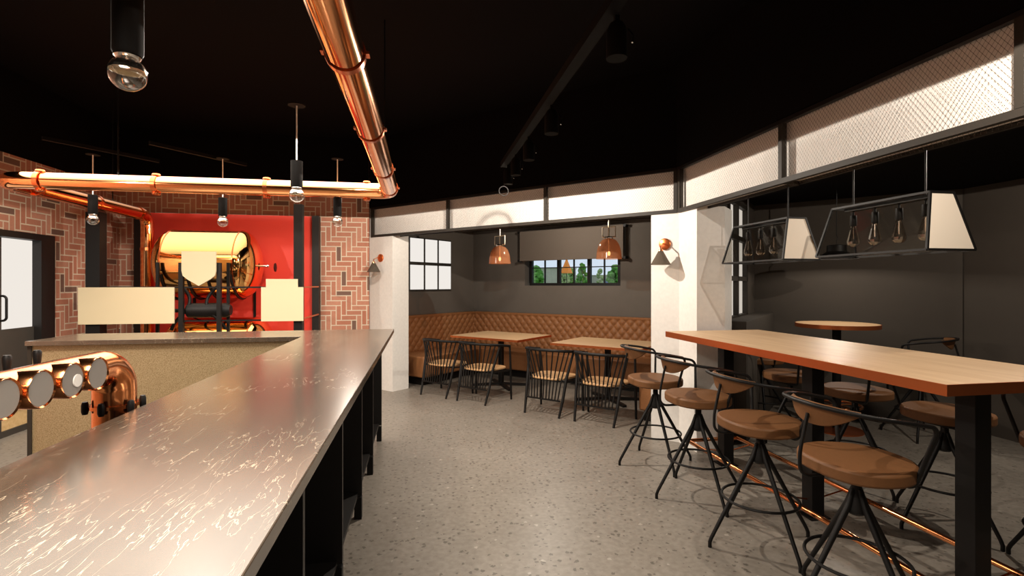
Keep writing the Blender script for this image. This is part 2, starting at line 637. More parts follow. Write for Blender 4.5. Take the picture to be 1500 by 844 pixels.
# low black ceilings of alcove and side room
A0, A1 = en(-6.2, 5.02), en(-1.36, 5.02)
struct(MB().prism([A0[:2], A1[:2], (2.62, 4.47), (2.62, -3.2), (5.8, -3.2), (5.8, 4.45), en(.9, 7.2)[:2], en(.9, 7.7)[:2], en(-6.2, 7.7)[:2]], 2.5, 2.58)
       .build('ceiling_low', M['ceiling'], smooth=False))
# bulkheads above the openings: white lower band, black above
bk = MB()
bk.prism([en(-5.95, 4.88)[:2], en(-1.407, 4.88)[:2], (2.45, 4.436), (2.45, -3.2), (2.55, -3.2), (2.55, 4.48), en(-1.375, 4.98)[:2], en(-5.95, 4.98)[:2]], 2.205, 2.62)
struct(bk.build('trim_2', M['white'], smooth=False))
bk = MB()
bk.prism([en(-6.1, 4.82)[:2], en(-1.43, 4.82)[:2], (2.39, 4.42), (2.39, -3.2), (2.66, -3.2), (2.66, 4.46), en(-1.4, 5.1)[:2], en(-6.1, 5.1)[:2]], 2.62, 3.6)
bk.prism([en(-5.95, 4.985)[:2], en(-1.375, 4.985)[:2], (2.555, 4.483), (2.555, -3.2), (2.66, -3.2), (2.66, 4.50), en(-1.36, 5.1)[:2], en(-5.95, 5.1)[:2]], 2.205, 2.619)
struct(bk.build('wall_upper', M['ceiling'], smooth=False))
# piers
struct(MB().prism([(-.741, 7.56), (-.395, 7.208), en(-5.365, 5.11)[:2], en(-5.98, 5.11)[:2], (-.6, 7.75), (-.741, 7.75)], 0, 2.205)
       .build('wall_left_pier', M['white'], smooth=False))
struct(MB().prism([(2.219, 4.6), (2.412, 4.41), (2.422, 4.116), (2.69, 4.105), en(-1.0, 5.1)[:2], en(-1.684, 5.1)[:2]], 0, 2.205)
       .build('wall_right_pier', M['white'], smooth=False))
struct(MB().box(-3.97, -3.955, -3.2, 7.50, 2.78, 3.6).build('shade_band_left', M['ceiling'], smooth=False))  # black band over the brick, painting in the shade above the lights
struct(MB().box(-3.955, -.745, 7.505, 7.52, 2.78, 3.6).build('shade_band_back', M['ceiling'], smooth=False))  # same painted shade over the back wall's upper brick
# red panel with black posts framing it
struct(MB().box(-3.60, -1.5, 7.47, 7.52, 0, 2.462).build('trim_3', M['red'], smooth=False))
struct(MB().box(-3.74, -3.61, 7.42, 7.52, 0, 2.462).build('trim_4', M['blackw'], smooth=False))
struct(MB().box(-1.503, -1.41, 7.40, 7.52, 0, 2.462).build('trim_5', M['blackw'], smooth=False))

# window_1: alcove back window (real opening) ------------------------------------
def window(n_):
    w = bpy.data.objects.new('window_%d' % n_, None)
    C.objects.link(w)
    return struct(w)
w1 = window(1)
w1.location = en(-3.95, 7.5, 1.478)
w1.rotation_euler = (0, 0, E45)
f = MB()
W0, W1_ = -.85, .85
f.box(W0, W1_, -.03, .03, 0, .05).box(W0, W1_, -.03, .03, .65, .72)
for x in (-.83, -.27, .30, .83):
    f.box(x - .028, x + .028, -.03, .03, .05, .66)
f.build('window_frame', M['black'], w1, smooth=False)
f = MB()
for x in (-.55, .015, .565):
    f.box(x - .010, x + .010, -.015, .015, .05, .66)
f.box(W0, W1_, -.015, .015, .305, .32)
f.build('glazing_bar', M['black'], w1, smooth=False)
MB().box(W0, W1_, -.004, .004, .04, .66).build('pane', M['glass'], w1, smooth=False)
f = MB()
f.box(-.89, .89, -.13, -.03, 0, .004)
f.build('window_sill', M['grey'], w1, smooth=False)

# window_2: lit panes on the alcove's left wall
w2 = window(2)
w2.location = en(-6.0, 6.05, 1.41)
w2.rotation_euler = (0, 0, E45)
f = MB()
xs = [.66, .36, .335, .03, 0, -.30]
f.box(0, .012, -.62, .68, -.02, .87)
f.build('window_frame', M['framegrey'], w2, smooth=False)
for a, b in ((.365, .66), (.035, .315), (-.31, -.015), (-.60, -.36)):
    for z0, z1 in ((.01, .412), (.465, .85)):
        MB().box(.010, .022, a, b, z0, z1).build('pane', M['winpane'], w2, smooth=False)
# window_3: tall dark framed window in the partition
w3 = window(3)
w3.location = en(-1.13, 5.91, 1.12)
w3.rotation_euler = (0, 0, E45)
f = MB()
for y in (-.48, -.05, .47):
    f.box(-.03, .05, y - .03, y + .03, 0, 1.3)
for z in (0, .42, .86, 1.24):
    f.box(-.03, .05, -.51, .51, z, z + .05)
f.build('window_frame', M['framegrey'], w3, smooth=False)
for a, b in ((-.45, -.08), (-.02, .44)):
    for z0, z1 in ((.05, .42), (.47, .86), (.91, 1.24)):
        MB().box(-.012, 0, a, b, z0, z1).build('pane', M['winpane2'], w3, smooth=False)

# ---------------------------------------------------------------- bar
BZ = 1.065
top = MB()
top.prism([(-.262, -1.6), (-.262, 5.05), (-2.985, 5.05), (-2.985, 4.44), (-.985, 4.44), (-.985, -1.6)], BZ - .036, BZ)
tag(top.build('bar_worktop', M['marble'], smooth=False, bevel=.003), 'long L-shaped brown marble bar top with pale veins', 'bar top')

bb = thing('bar_counter', 'black stained bar body with open bays under the long marble top', 'bar counter', (-.6, 1.7, 0))
def rel(mb):
    return mb
fy = [-1.5, -.72, .02, .88, 1.74, 2.56, 3.37, 4.13, 4.99]
o_ = (-.6, 1.7)
MB().box(-.36 - o_[0], -.30 - o_[0], -1.5 - 1.7, 5.0 - 1.7, BZ - .085, BZ - .037).build('apron', M['blackw'], bb, smooth=False)
MB().box(-.62 - o_[0], -.58 - o_[0], -1.5 - 1.7, 5.0 - 1.7, .15, BZ - .037).build('back_panel', M['blackw'], bb, smooth=False)
MB().box(-.58 - o_[0], -.40 - o_[0], -1.5 - 1.7, 5.0 - 1.7, .14, .165).build('bottom_shelf', M['blackw'], bb, smooth=False)
for y in fy:
    MB().box(-.58 - o_[0], -.375 - o_[0], y - .03 - 1.7, y - 1.7, .15, BZ - .037).build('divider_panel', M['blackw'], bb, smooth=False)
    MB().box(-.42 - o_[0], -.375 - o_[0], y - .045 - 1.7, y - 1.7, 0, .14).build('leg', M['black'], bb, smooth=False)
    MB().box(-.95 - o_[0], -.91 - o_[0], y - .045 - 1.7, y - 1.7, 0, BZ - .037).build('leg', M['black'], bb, smooth=False)
MB().box(-.93 - o_[0], -.62 - o_[0], -1.5 - 1.7, 4.40 - 1.7, .16, .19).build('staff_shelf', M['blackw'], bb, smooth=False)

rc = thing('return_counter', 'speckled gold panelled counter body under the short arm of the marble top', 'bar counter', (-1.97, 4.74, 0))
MB().box(-.99, .98, -.27, -.24, .04, BZ - .038).build('front_panel', M['gold'], rc, smooth=False)
MB().box(-1.012, -.985, -.28, .28, 0, BZ - .038).build('end_trim', M['framegrey'], rc, smooth=False)
MB().box(-.985, .98, -.235, .28, .06, BZ - .038).build('carcass', M['blackw'], rc, smooth=False)
MB().box(-.985, 1.0, -.22, .26, 0, .06).build('plinth', M['black'], rc, smooth=False)

ws = thing('staff_workbench', 'low dark shelf behind the bar carrying the tap tower', 'shelf', (-1.14, 1.6, 0))
MB().box(-.13, .13, -2.2, 1.0, .86, .89).build('bench_top', M['framegrey'], ws, smooth=False, bevel=.003)
for x in (-.1, .1):
    for y in (-2.1, -.6, .9):
        MB().box(x - .02, x + .02, y - .02, y + .02, 0, .86).build('leg', M['black'], ws, smooth=False)

# tap tower
tt = thing('tap_tower', 'polished copper pipe beer tower with round badges beside the bar top', 'beer tower', (-1.09, 2.04, .89))
tz = 1.215 - .89
TR = .056
path = fillet([(0, -2.6, tz), (0, 0, tz), (0, 0, 0)], .095, 14)
MB().tube(path, [TR + (.010 * min(1, max(0, (i - 2) / 10)) if i else 0) for i in range(len(path))], 36).build('pipe', M['copper'], tt)
fl = MB().lathe([(.066, .17), (.076, .17), (.076, .182), (.066, .182)], 32, (0, 0, 0), closed=True)
fl.build('flange', M['copper'], tt)
for k in range(6):
    a = k * PI / 3 + .55
    MB().lathe([(0, -.024), (.008, -.022), (.011, -.012), (.011, .012), (.008, .022), (0, .024)], 12, (.082 * math.cos(a), .082 * math.sin(a), .176)).build('bolt', M['black'], tt)
MB().lathe([(0, 0), (.085, 0), (.085, .012), (.07, .016), (0, .016)], 32).build('base_plate', M['copper'], tt)
ys = [1.821, 1.703, 1.577, 1.455, 1.333, 1.211, 1.089, .967]
for i, y in enumerate(ys):
    cc = (0, y - 2.04, tz)
    MB().lathe([(.047, .02), (.047, .069), (.051, .073), (.0535, .069), (.0535, .02)], 36, cc, 'x').build('badge_rim', M['copper'], tt)
    o = MB().lathe([(0, .0695), (.047, .0695), (.047, .060)], 36, cc, 'x').build('badge_face', M['dim'], tt)
    if i == 1:
        oo = MB().lathe([(0, .0725), (.019, .0725), (.019, .069)], 28, (0, y - 2.04 + .018, tz - .004), 'x').build('badge_spot', M['shadewhite'], o)
    MB().lathe([(0, .052), (.008, .052), (.008, .07), (.006, .085), (.008, .09), (.0115, .125), (.012, .138), (.009, .145), (0, .146)], 16, (-.11, y - 2.04 + .015, tz - .068)).build('tap_handle', M['black'], tt)
    MB().tube([(-.05, y - 2.04 + .015, tz), (-.10, y - 2.04 + .015, tz - .005), (-.12, y - 2.04 + .015, tz - .06)], .010, 10).build('spout', M['chrome'], tt)

# ---------------------------------------------------------------- overhead copper pipe
cp = thing('overhead_copper_pipe', 'thick polished copper pipe looping overhead above the bar and down beside the red panel', 'pipe', (-1.8, 4.9, 0))
PR = .072
PZ = 2.385
ox, oy = -1.8, 4.9
pth = fillet([(-.285 - ox, -1.6 - oy, PZ), (-.285 - ox, 4.90 - oy, PZ), (-3.50 - ox, 4.93 - oy, PZ), (-3.44 - ox, 7.13 - oy, PZ), (-3.44 - ox, 7.13 - oy, 0.0)], [.12, .14, .13], 12)
MB().tube(pth, PR, 40).build('pipe', M['copperb'], cp)
def collar(c, axis, clips=True):
    mb = MB().lathe([(PR - .002, -.018), (PR + .006, -.018), (PR + .006, .018), (PR - .002, .018)], 36, c, axis, closed=True)
    c = Vector(c)
    mb.build('collar', M['copperd'], cp)
    if axis == 'x':
        for s in (1, -1):
            MB().lathe([(0, -.016), (.030, -.012), (.036, 0), (.030, .012), (0, .016)], 16, c + Vector((0, 0, s * (PR + .008)))).build('clamp', M['copperd'], cp)
    else:
        for s in (1, -1):
            MB().box(c.x + s * (PR + .002) - .016, c.x + s * (PR + .002) + .016, c.y - .02, c.y + .02, c.z - .006, c.z + .006).build('clamp', M['copperd'], cp, smooth=False)
        return
for y in (2.0, 2.95, 3.95, 4.72, 1.0):
    collar((-.285 - ox, y - oy, PZ), 'y')
for x in (-3.19, -2.30, -1.39, -.507):
    collar((x - ox, 4.915 - oy, PZ), 'x')
for y in (5.25, 6.10, 6.93):
    collar((-3.44 - ox, y - oy, PZ), 'y')
for z in (.8, 1.95):
    MB().lathe([(PR - .002, -.018), (PR + .006, -.018), (PR + .006, .018), (PR - .002, .018)], 36, (-3.44 - ox, 7.13 - oy, z), closed=True).build('collar', M['copperd'], cp)
for (x, y) in ((-.285, 1.3), (-.285, 4.1), (-2.6, 4.915), (-3.44, 6.4)):
    MB().tube([(x - ox, y - oy, PZ + PR), (x - ox, y - oy, 3.6)], .006, 8).build('hanger_rod', M['black'], cp)

# ---------------------------------------------------------------- tanks
def tank(name, label, loc, rx, half, label2=None):
    t = thing(name, label, 'tank', loc)
    dome = half * .34
    prof = []
    for i in range(13):
        a = PI / 2 * i / 12
        prof.append((rx * math.sin(a), -half - 0 + dome * (1 - math.cos(a))))
    prof += [(rx, -half + dome + .01), (rx, half - dome - .01)]
    for i in range(13):
        a = PI / 2 * (12 - i) / 12
        prof.append((rx * math.sin(a), half - dome * (1 - math.cos(a))))
    MB().lathe(prof, 64, (0, 0, 0), 'x').build('vessel', M['tank'], t)
    for s in (-1, 1):
        MB().lathe([(rx, -.008), (rx + .005, -.006), (rx + .005, .006), (rx, .008)], 64, (s * (half - dome), 0, 0), 'x', closed=True).build('seam', M['copperd'], t)
    return t
t1 = tank('brewing_tank', 'upper gleaming copper brewing tank lying in front of the red panel', (-2.645, 6.98, 1.76), .43, .60)
MB().tube([(.59, 0, -.02), (.70, 0, -.02)], .012, 12).lathe([(0, 0), (.02, 0), (.02, .015), (0, .015)], 16, (.68, 0, -.02), 'x').build('valve', M['chrome'], t1)
MB().lathe([(.0, .0), (.055, .0), (.06, .01), (.0, .012)], 24, (.715, .2, -.03), 'x').build('valve_flange', M['black'], t1)
for x in (-.38, -.1, .12, .38):
    b = MB()
    b.tube([(x, math.sin(a) * .445, -math.cos(a) * .445) for a in [(-1.25 + 2.5 * k / 16) for k in range(17)]], .013, 8)
    if x in (-.38, .38):
        for s in (-1, 1):
            b.bar((x, s * .485, .0), (x, s * .485, -1.76), .03)
    b.build('cradle_strap', M['black'], t1)
t2 = tank('brewing_tank', 'lower copper brewing tank beneath the other tank, half hidden by the counter', (-2.52, 6.98, .62), .46, .63)
for x in (-.3, .3):
    b = MB()
    b.tube([(x, math.sin(a) * .47, -math.cos(a) * .47) for a in [(-1.2 + 2.4 * k / 16) for k in range(17)]], .013, 8)
    for s in (-1, 1):
        b.bar((x, s * .42, -.2), (x, s * .42, -.62), .035)
    b.build('cradle_strap', M['black'], t2)
pv = thing('pipe_manifold', 'black cylinder and curled hoses between the two copper tanks', 'pipework', (-2.45, 6.39, 1.2))
MB().lathe([(0, -.22), (.06, -.22), (.085, -.2), (.085, .2), (.06, .25), (0, .25)], 24, (0, 0, 0), 'x').build('cylinder', M['black'], pv)
MB().tube([(-.55, 0, .0), (-.2, 0, 0)], .022, 10).build('pipe', M['black'], pv)
for dx, k in ((-.28, 1), (.1, -1)):
    pts = [(dx + .10 * math.sin(t * 1.4 * PI) * k, -.02 + .03 * math.cos(t * 5), .28 - .5 * t) for t in [i / 20 for i in range(21)]]
    MB().tube(pts, .018, 10).build('hose', M['black'], pv)

# sign rack in front of the tanks
sr = thing('sign_rack', 'black post and rail frame carrying the cream boards in front of the tanks', 'rack', (-2.5, 6.25, 0))
def post(name, x0, x1, z1, y0=0, y1=.08, m='black'):
    MB().box(x0 + 2.5, x1 + 2.5, y0, y1, 0, z1).build(name, M[m], sr, smooth=False)
post('post', -3.626, -3.487, 2.30, 0, .13)
post('post', -1.474, -1.378, 2.447, 0, .1)
post('stanchion', -2.702, -2.655, 1.75, 0, .045)
post('stanchion', -2.305, -2.262, 1.75, 0, .045)
for z in (1.469, 1.085):
    MB().box(-3.6 + 2.5, -1.4 + 2.5, .02, .035, z - .009, z + .009).build('rail', M['copperd'] if 0 else M['black'], sr, smooth=False)
    MB().box(-1.425 + 2.5, -1.41 + 2.5, .05, 1.15, z - .009, z + .009).build('rail', M['coperedge'], sr, smooth=False)
sg = MB().box(-.474, .474, -.012, .012, 0, .406)
tag(sg.build('sign_board', M['cream'], loc=(-3.204, 6.225, 1.063), smooth=False, bevel=.003), 'wide blank cream rectangular board, left of the tanks', 'sign')
sg = MB()
sh = [(-.177, .36), (.177, .36), (.177, .14), (.165, .085), (.12, .045), (0, 0 - .03), (-.12, .045), (-.165, .085), (-.177, .14)]
n = len(sh)
sg.add([(x, -.012, z) for x, z in sh] + [(x, .012, z) for x, z in sh], [tuple(range(n)), tuple(range(n, 2 * n))[::-1]] + [(i, (i + 1) % n, n + (i + 1) % n, n + i) for i in range(n)])
tag(sg.build('sign_board', M['cream'], loc=(-2.476, 6.225, 1.515), smooth=False), 'blank cream shield-shaped board in front of the upper tank', 'sign')
sg = MB()
sh = [(-.229, 0), (.229, 0), (.229, .395), (.168, .395), (.168, .49), (-.177, .49), (-.177, .395), (-.229, .395)]
n = len(sh)
sg.add([(x, -.012, z) for x, z in sh] + [(x, .012, z) for x, z in sh], [tuple(range(n)), tuple(range(n, 2 * n))[::-1]] + [(i, (i + 1) % n, n + (i + 1) % n, n + i) for i in range(n)])
tag(sg.build('sign_board', M['cream'], loc=(-1.589, 6.225, 1.075), smooth=False), 'blank cream stepped board hung on the rails right of the tanks', 'sign')

# ---------------------------------------------------------------- globe pendants over the bar
def pendant_globe():
    t = thing('globe_pendant', '', 'pendant lamp', (0, 0, 0))
    # origin at bulb centre
    MB().lathe([(0, .235 - .0), (.004, .235), (.038, .228), (.038, .06), (.034, .052), (0, .052)], 28).build('lamp_holder', M['pitch'], t)
    MB().tube([(0, 0, .23), (0, 0, .60)], .005, 8).build('rod', M['shadewhite'], t)
    MB().lathe([(0, .60), (.055, .60), (.055, .606), (0, .612)], 24).build('canopy', M['pitch'], t)
    MB().lathe([(.020, .075), (.030, .06), (.033, .048), (.028, .04), (.022, .036)], 20).build('bulb_collar', M['chrome'], t)
    prof = [(.022, .040)] + [(.048 * math.sin(a), .048 * math.cos(a)) for a in [.5 + (PI - .5) * k / 14 for k in range(15)]]
    g = MB().lathe(prof, 32).build('bulb', M['bulb'], t)
    top_ = [(.046 * math.sin(a), .046 * math.cos(a)) for a in [.25 + 1.15 * k / 6 for k in range(7)]]
    MB().lathe([(0, .045)] + top_ + [(0, .01)], 10).build('mirror_cap', M['chrome'], g, smooth=False)
    return t
gp = pendant_globe()
gp.location = (-.822, 1.60, 2.10)
gp['label'] = 'nearest globe pendant, large at the upper left above the bar'
gp['group'] = 'globe pendants over the bar'
for loc, lab in (((-.822, 3.57, 2.10), 'globe pendant hanging in front of the copper pipe, near the right black post'),
                 ((-.79, 5.03, 2.10), 'globe pendant in front of the brick strip right of the red panel'),
                 ((-1.866, 5.21, 2.10), 'globe pendant hanging in front of the red panel above the tank'),
                 ((-2.99, 5.26, 2.10), 'leftmost globe pendant, in front of the left black post')):
    dup(gp, loc, 0, lab)

# ---------------------------------------------------------------- hanging ceiling frames, track
def hframe(name, label, xs, ys, zc, hangers, loc):
    t = thing(name, label, 'ceiling frame', loc)
    X, Y = loc[0], loc[1]
    for x in (xs[0], xs[-1]):
        MB().box(x - .015 - X, x + .015 - X, ys[0] - Y, ys[-1] - Y, zc, zc + .04).build('long_bar', M['pitch'], t, smooth=False)
    for y in ys:
        MB().box(xs[0] - X, xs[-1] - X, y - .015 - Y, y + .015 - Y, zc, zc + .04).build('cross_bar', M['pitch'], t, smooth=False)
    MB().box(xs[0] - X, xs[-1] - X, ys[0] - Y, ys[-1] - Y, zc + .042, zc + .044).build('mesh_infill', M['meshu'], t, smooth=False)
    for x, y in hangers:
        MB().box(x - .04 - X, x + .04 - X, y - .012 - Y, y + .012 - Y, zc + .04, 3.6).build('hanger', M['pitch'], t, smooth=False)
    return t
hframe('ceiling_frame', 'dark suspended mesh frame running above the aisle around the track', (.445, 1.13), (-1.2, .3, 1.6, 2.88, 4.23, 4.9), 2.72,
       [(.445, 2.88), (1.13, 2.88), (.445, 4.23), (1.13, 4.23), (.445, 4.9), (1.13, 1.6)], (.79, 2.2, 2.72))
hframe('ceiling_frame', 'dark suspended mesh frame above the long bar counter', (-1.05, -.1), (-1.2, 0.6, 2.2, 3.6, 4.8), 2.72,
       [(-1.05, 2.2), (-1.05, 3.6), (-1.05, 4.8), (-.1, 4.8)], (-.58, 2.2, 2.72))
t = hframe('ceiling_frame', 'dark suspended mesh frame above the short arm of the bar', (-3.5, -1.05), (4.8, 5.5), 2.72,
       [(-3.35, 4.8), (-2.2, 4.8), (-2.75, 5.5), (-1.7, 5.5), (-1.15, 5.5)], (-2.3, 5.1, 2.72))
for x in (-3.1, -2.3):
    MB().bar((x + 2.3, -.3, .0), (x + .55 + 2.3, .4, .0), .03).build('brace', M['pitch'], t, smooth=False)

tr = thing('lighting_track', 'black ceiling track with spot heads hanging above the aisle', 'track light', (.80, 2.9, 2.66))
MB().box(-.03, .03, -3.6, 2.0, 0, .05).build('track_rail', M['pitch'], tr, smooth=False)
for y in (-.85, .25, .95, 1.5, 1.9):
    h = MB().lathe([(0, .0), (.045, .0), (.045, .12), (.03, .15), (0, .15)], 20, (.03, y, -.185)).build('spot_head', M['pitch'], tr)
    MB().box(.02, .04, y - .01, y + .01, -.05, .0).build('stem', M['pitch'], h, smooth=False)
    MB().tube([(.075, y - .02, -.06), (.09, y - .04, -.10), (.075, y - .06, -.14)], .004, 6).build('wire_guard', M['chrome'], h)
o = MB().tube([(-.02 + .045 * math.cos(a), 1.86 + .0, -.26 + .045 * math.sin(a)) for a in [2 * PI * k / 20 for k in range(20)]], .004, 6, closed=True).build('ring', M['pitch'], tr)

# ---------------------------------------------------------------- mesh cages on the bulkheads
def cage(name, label, loc, rz, L, posts, depth, ends=True):
    t = thing(name, label, 'mesh screen', loc, rz)
    H_ = .42
    MB().box(0, L, -.018, .018, 0, .035).build('bottom_bar', M['framegrey'], t, smooth=False)
    MB().box(0, L, -.018, .018, H_ - .015, H_ + .012).build('top_bar', M['black'], t, smooth=False)
    for i, x in enumerate(posts):
        MB().box(x - .017, x + .017, -.02, .02, .035, H_ - .015).build('upright', M['framegrey'], t, smooth=False)
        MB().box(x - .012, x + .012, .018, depth, 0, .02).build('bracket', M['framegrey'], t, smooth=False)
    MB().box(0, L, -.003, -.001, .03, H_ - .01).build('mesh_front', M['meshe'], t, smooth=False)
    MB().box(0, L, .018, depth, .004, .006).build('mesh_underside', M['meshu'], t, smooth=False)
    MB().box(0, L, depth - .02, depth, 0, .02).build('rear_bar', M['framegrey'], t, smooth=False)
    return t
cage('mesh_screen', 'black framed metal mesh screen across the bulkhead over the alcove', en(-5.83, 4.83, 2.182), E45, 4.40, (.02, 1.48, 2.94, 4.385), .14)
cage('mesh_screen', 'black framed metal mesh screen across the bulkhead over the right-hand room', (2.405, 4.40, 2.182), -PI / 2, 7.4, (.03, 1.385, 2.763, 4.14, 5.5, 6.9), .14)

# ---------------------------------------------------------------- banquette
bq = thing('banquette', 'U-shaped tan leather banquette with diamond tufted back in the alcove', 'bench seat', en(-3.68, 6.9, 0), E45)
EO, NO = -3.68, 6.9
def tuft(w, z0, z1, depthf, name, mk):
    """grid over s (0..w) and z; mk(s, z, h) -> point"""
    px, pz = .135, .155
    ns, nz = max(4, int(w / .0135)), int((z1 - z0) / .0135)
    vs, fs = [], []
    for j in range(nz + 1):
        z = z0 + (z1 - z0) * j / nz
        for i in range(ns + 1):
            s = w * i / ns
            p, q = s / px + z / pz, s / px - z / pz
            h = .030 * (abs(math.sin(PI * p) * math.sin(PI * q)) ** .45)
            if z > z1 - .05:
                h = max(h * max(0, (z1 - z - .02) / .03), 0) + .03 * min(1, (z - z1 + .05) / .03)
            vs.append(mk(s, z, h))
    for j in range(nz):
        for i in range(ns):
            a = j * (ns + 1) + i
            fs.append((a, a + 1, a + ns + 2, a + ns + 1))
    k = len(vs)
    # thickness: back sheet
    for s, z in ((0, z0), (w, z0), (w, z1), (0, z1)):
        vs.append(mk(s, z, -.10))
    fs.append((k, k + 3, k + 2, k + 1))
    b0, b1 = list(range(ns + 1)), list(range(nz * (ns + 1), nz * (ns + 1) + ns + 1))
    fs.append(tuple(b0) + (k + 1, k))
    fs.append(tuple(b1[::-1]) + (k + 3, k + 2))
    l0 = [j * (ns + 1) for j in range(nz + 1)]
    l1 = [j * (ns + 1) + ns for j in range(nz + 1)]
    fs.append(tuple(l0[::-1]) + (k, k + 3))
    fs.append(tuple(l1) + (k + 2, k + 1))
    MB().add(vs, fs).build(name, M['leather'], bq)
Z0, Z1 = .43, 1.005
tuft(4.52, Z0, Z1, 0, 'tufted_back', lambda s, z, h: (-5.88 + s - EO, 7.24 - h - NO, z))
tuft(1.93, Z0, Z1, 0, 'tufted_back', lambda s, z, h: (-5.88 + h - EO, 5.30 + s - NO, z))
tuft(1.93, Z0, Z1, 0, 'tufted_back', lambda s, z, h: (-1.47 - h - EO, 5.30 + s - NO, z))
for (a, b, c_, d_) in ((-5.98, -5.24, 5.30, 7.22), (-1.99, -1.37, 5.30, 7.22)):
    MB().box(a - EO, b - EO, c_ - NO, d_ - NO, .125, .435).build('seat_cushion', M['leather'], bq, bevel=.02)
    MB().box(a + .03 - EO, b - .1 - EO, c_ + .08 - NO, d_ - NO, 0, .125).build('plinth', M['black'], bq, smooth=False)
MB().box(-5.24 - EO, -2.04 - EO, 6.64 - NO, 7.22 - NO, .125, .435).build('seat_cushion', M['leather'], bq, bevel=.02)
MB().box(-5.3 - EO, -2.0 - EO, 6.76 - NO, 7.22 - NO, 0, .125).build('plinth', M['black'], bq, smooth=False)

# ---------------------------------------------------------------- alcove tables
def alcove_table(loc, label):
    t = thing('dining_table', label, 'table', loc, E45, 'dining tables in the alcove')
    MB().box(-.596, .596, -.446, .446, .722, .75).build('tabletop', M['oak'], t, smooth=False)
    MB().box(-.60, .60, -.45, -.446, .720, .7495).box(-.60, .60, .446, .45, .720, .7495).box(-.60, -.596, -.446, .446, .720, .7495).box(.596, .60, -.446, .446, .720, .7495).build('edge_band', M['coperedge'], t, smooth=False)
    for x in (-.02, .02):
        MB().box(x - .011, x + .011, -.03, .03, .05, .70).build('column', M['black'], t, smooth=False)
    MB().bar((-.35, -.2, .705), (.35, .2, .705), .04, .025).bar((-.35, .2, .705), (.35, -.2, .705), .04, .025).build('top_bracket', M['black'], t, smooth=False)
    b = MB()
    for sx, sy in ((1, 1), (1, -1), (-1, 1), (-1, -1)):
        b.bar((0, 0, .04), (sx * .33, sy * .24, .015), .05, .03)
    b.build('base', M['black'], t, smooth=False)
    return t
alcove_table(en(-4.38, 6.03), 'rectangular oak table with copper edge nearest the alcove corner')
alcove_table(en(-2.685, 6.05), 'rectangular oak table with copper edge beside the right-hand white pier')

# ---------------------------------------------------------------- spindle chairs
def spindle_chair():
    t = thing('spindle_chair', '', 'chair', (0, 0, 0), E45, 'black spindle chairs in the alcove')
    # local: y forward (towards table). rear feet at y=0, front feet at y=.475
    MBs = MB()
    seat = []
    for a in range(40):
        th = 2 * PI * a / 40
        c_, s_ = math.cos(th), math.sin(th)
        x = .245 * (abs(c_) ** .55) * (1 if c_ > 0 else -1)
        y = .22 * (abs(s_) ** .6) * (1 if s_ > 0 else -1)
        x *= 1 + .12 * (y / .22)
        seat.append((x, y + .27))
    MBs.prism(seat, .405, .432)
    MBs.build('seat', M['seatwood'], t, bevel=.008)
    # rail: horseshoe
    def rail(u):      # u in 0..1 from left front to right front
        a = PI + PI * u
        x = .305 * math.cos(a)
        y = .20 + .22 * math.sin(a)
        return x, y
    pts = [(-.295, .44, .70)] + [(rail(u)[0], rail(u)[1] - .0, .735 + .02 * math.sin(PI * u)) for u in [k / 20 for k in range(21)]] + [(.295, .44, .70)]
    MB().tube(pts, .0165, 10).build('top_rail', M['black'], t)
    MB().bar((-.225, .035, .185), (.225, .035, .185), .016).build('lower_stretcher', M['black'], t)
    for k in range(11):
        u = .10 + .80 * k / 10
        x, y = rail(u)
        z = .735 + .02 * math.sin(PI * u)
        f_ = (k - 5) / 5
        MB().tube([(x, y, z), (f_ * .215, .055 + .03 * f_ * f_, .42), (f_ * .195, .035, .19)], .0080, 8).build('spindle', M['black'], t)
    for s in (-1, 1):
        MB().tube([(s * .228, 0, 0), (s * .245, .06, .19), (s * .262, .12, .44), (s * .300, .22, .735)], [.013, .017, .017, .013], 10).build('rear_leg', M['black'], t)
        MB().tube([(s * .293, .475, 0), (s * .290, .465, .38), (s * .294, .44, .70)], [.013, .016, .013], 10).build('front_leg', M['black'], t)
        MB().tube([(s * .29, .465, .38), (s * .262, .12, .40)], .011, 8).build('side_rail', M['black'], t)
    MB().tube([(-.29, .465, .38), (.29, .465, .38)], .011, 8).build('front_rail', M['black'], t)
    MB().tube([(-.262, .12, .40), (.262, .12, .40)], .011, 8).build('rear_rail', M['black'], t)
    return t
sc = spindle_chair()
sc.location = en(-4.685, 4.905)
sc['label'] = 'leftmost black spindle-back chair, nearest the left white pier'
for e_, lab in ((-4.04, 'black spindle-back chair, right-hand one at the corner table'),
                (-2.997, 'black spindle-back chair, left-hand one at the table by the right pier'),
                (-2.344, 'black spindle-back chair half behind the farthest bar stool')):
    dup(sc, en(e_, 4.91), E45, lab)

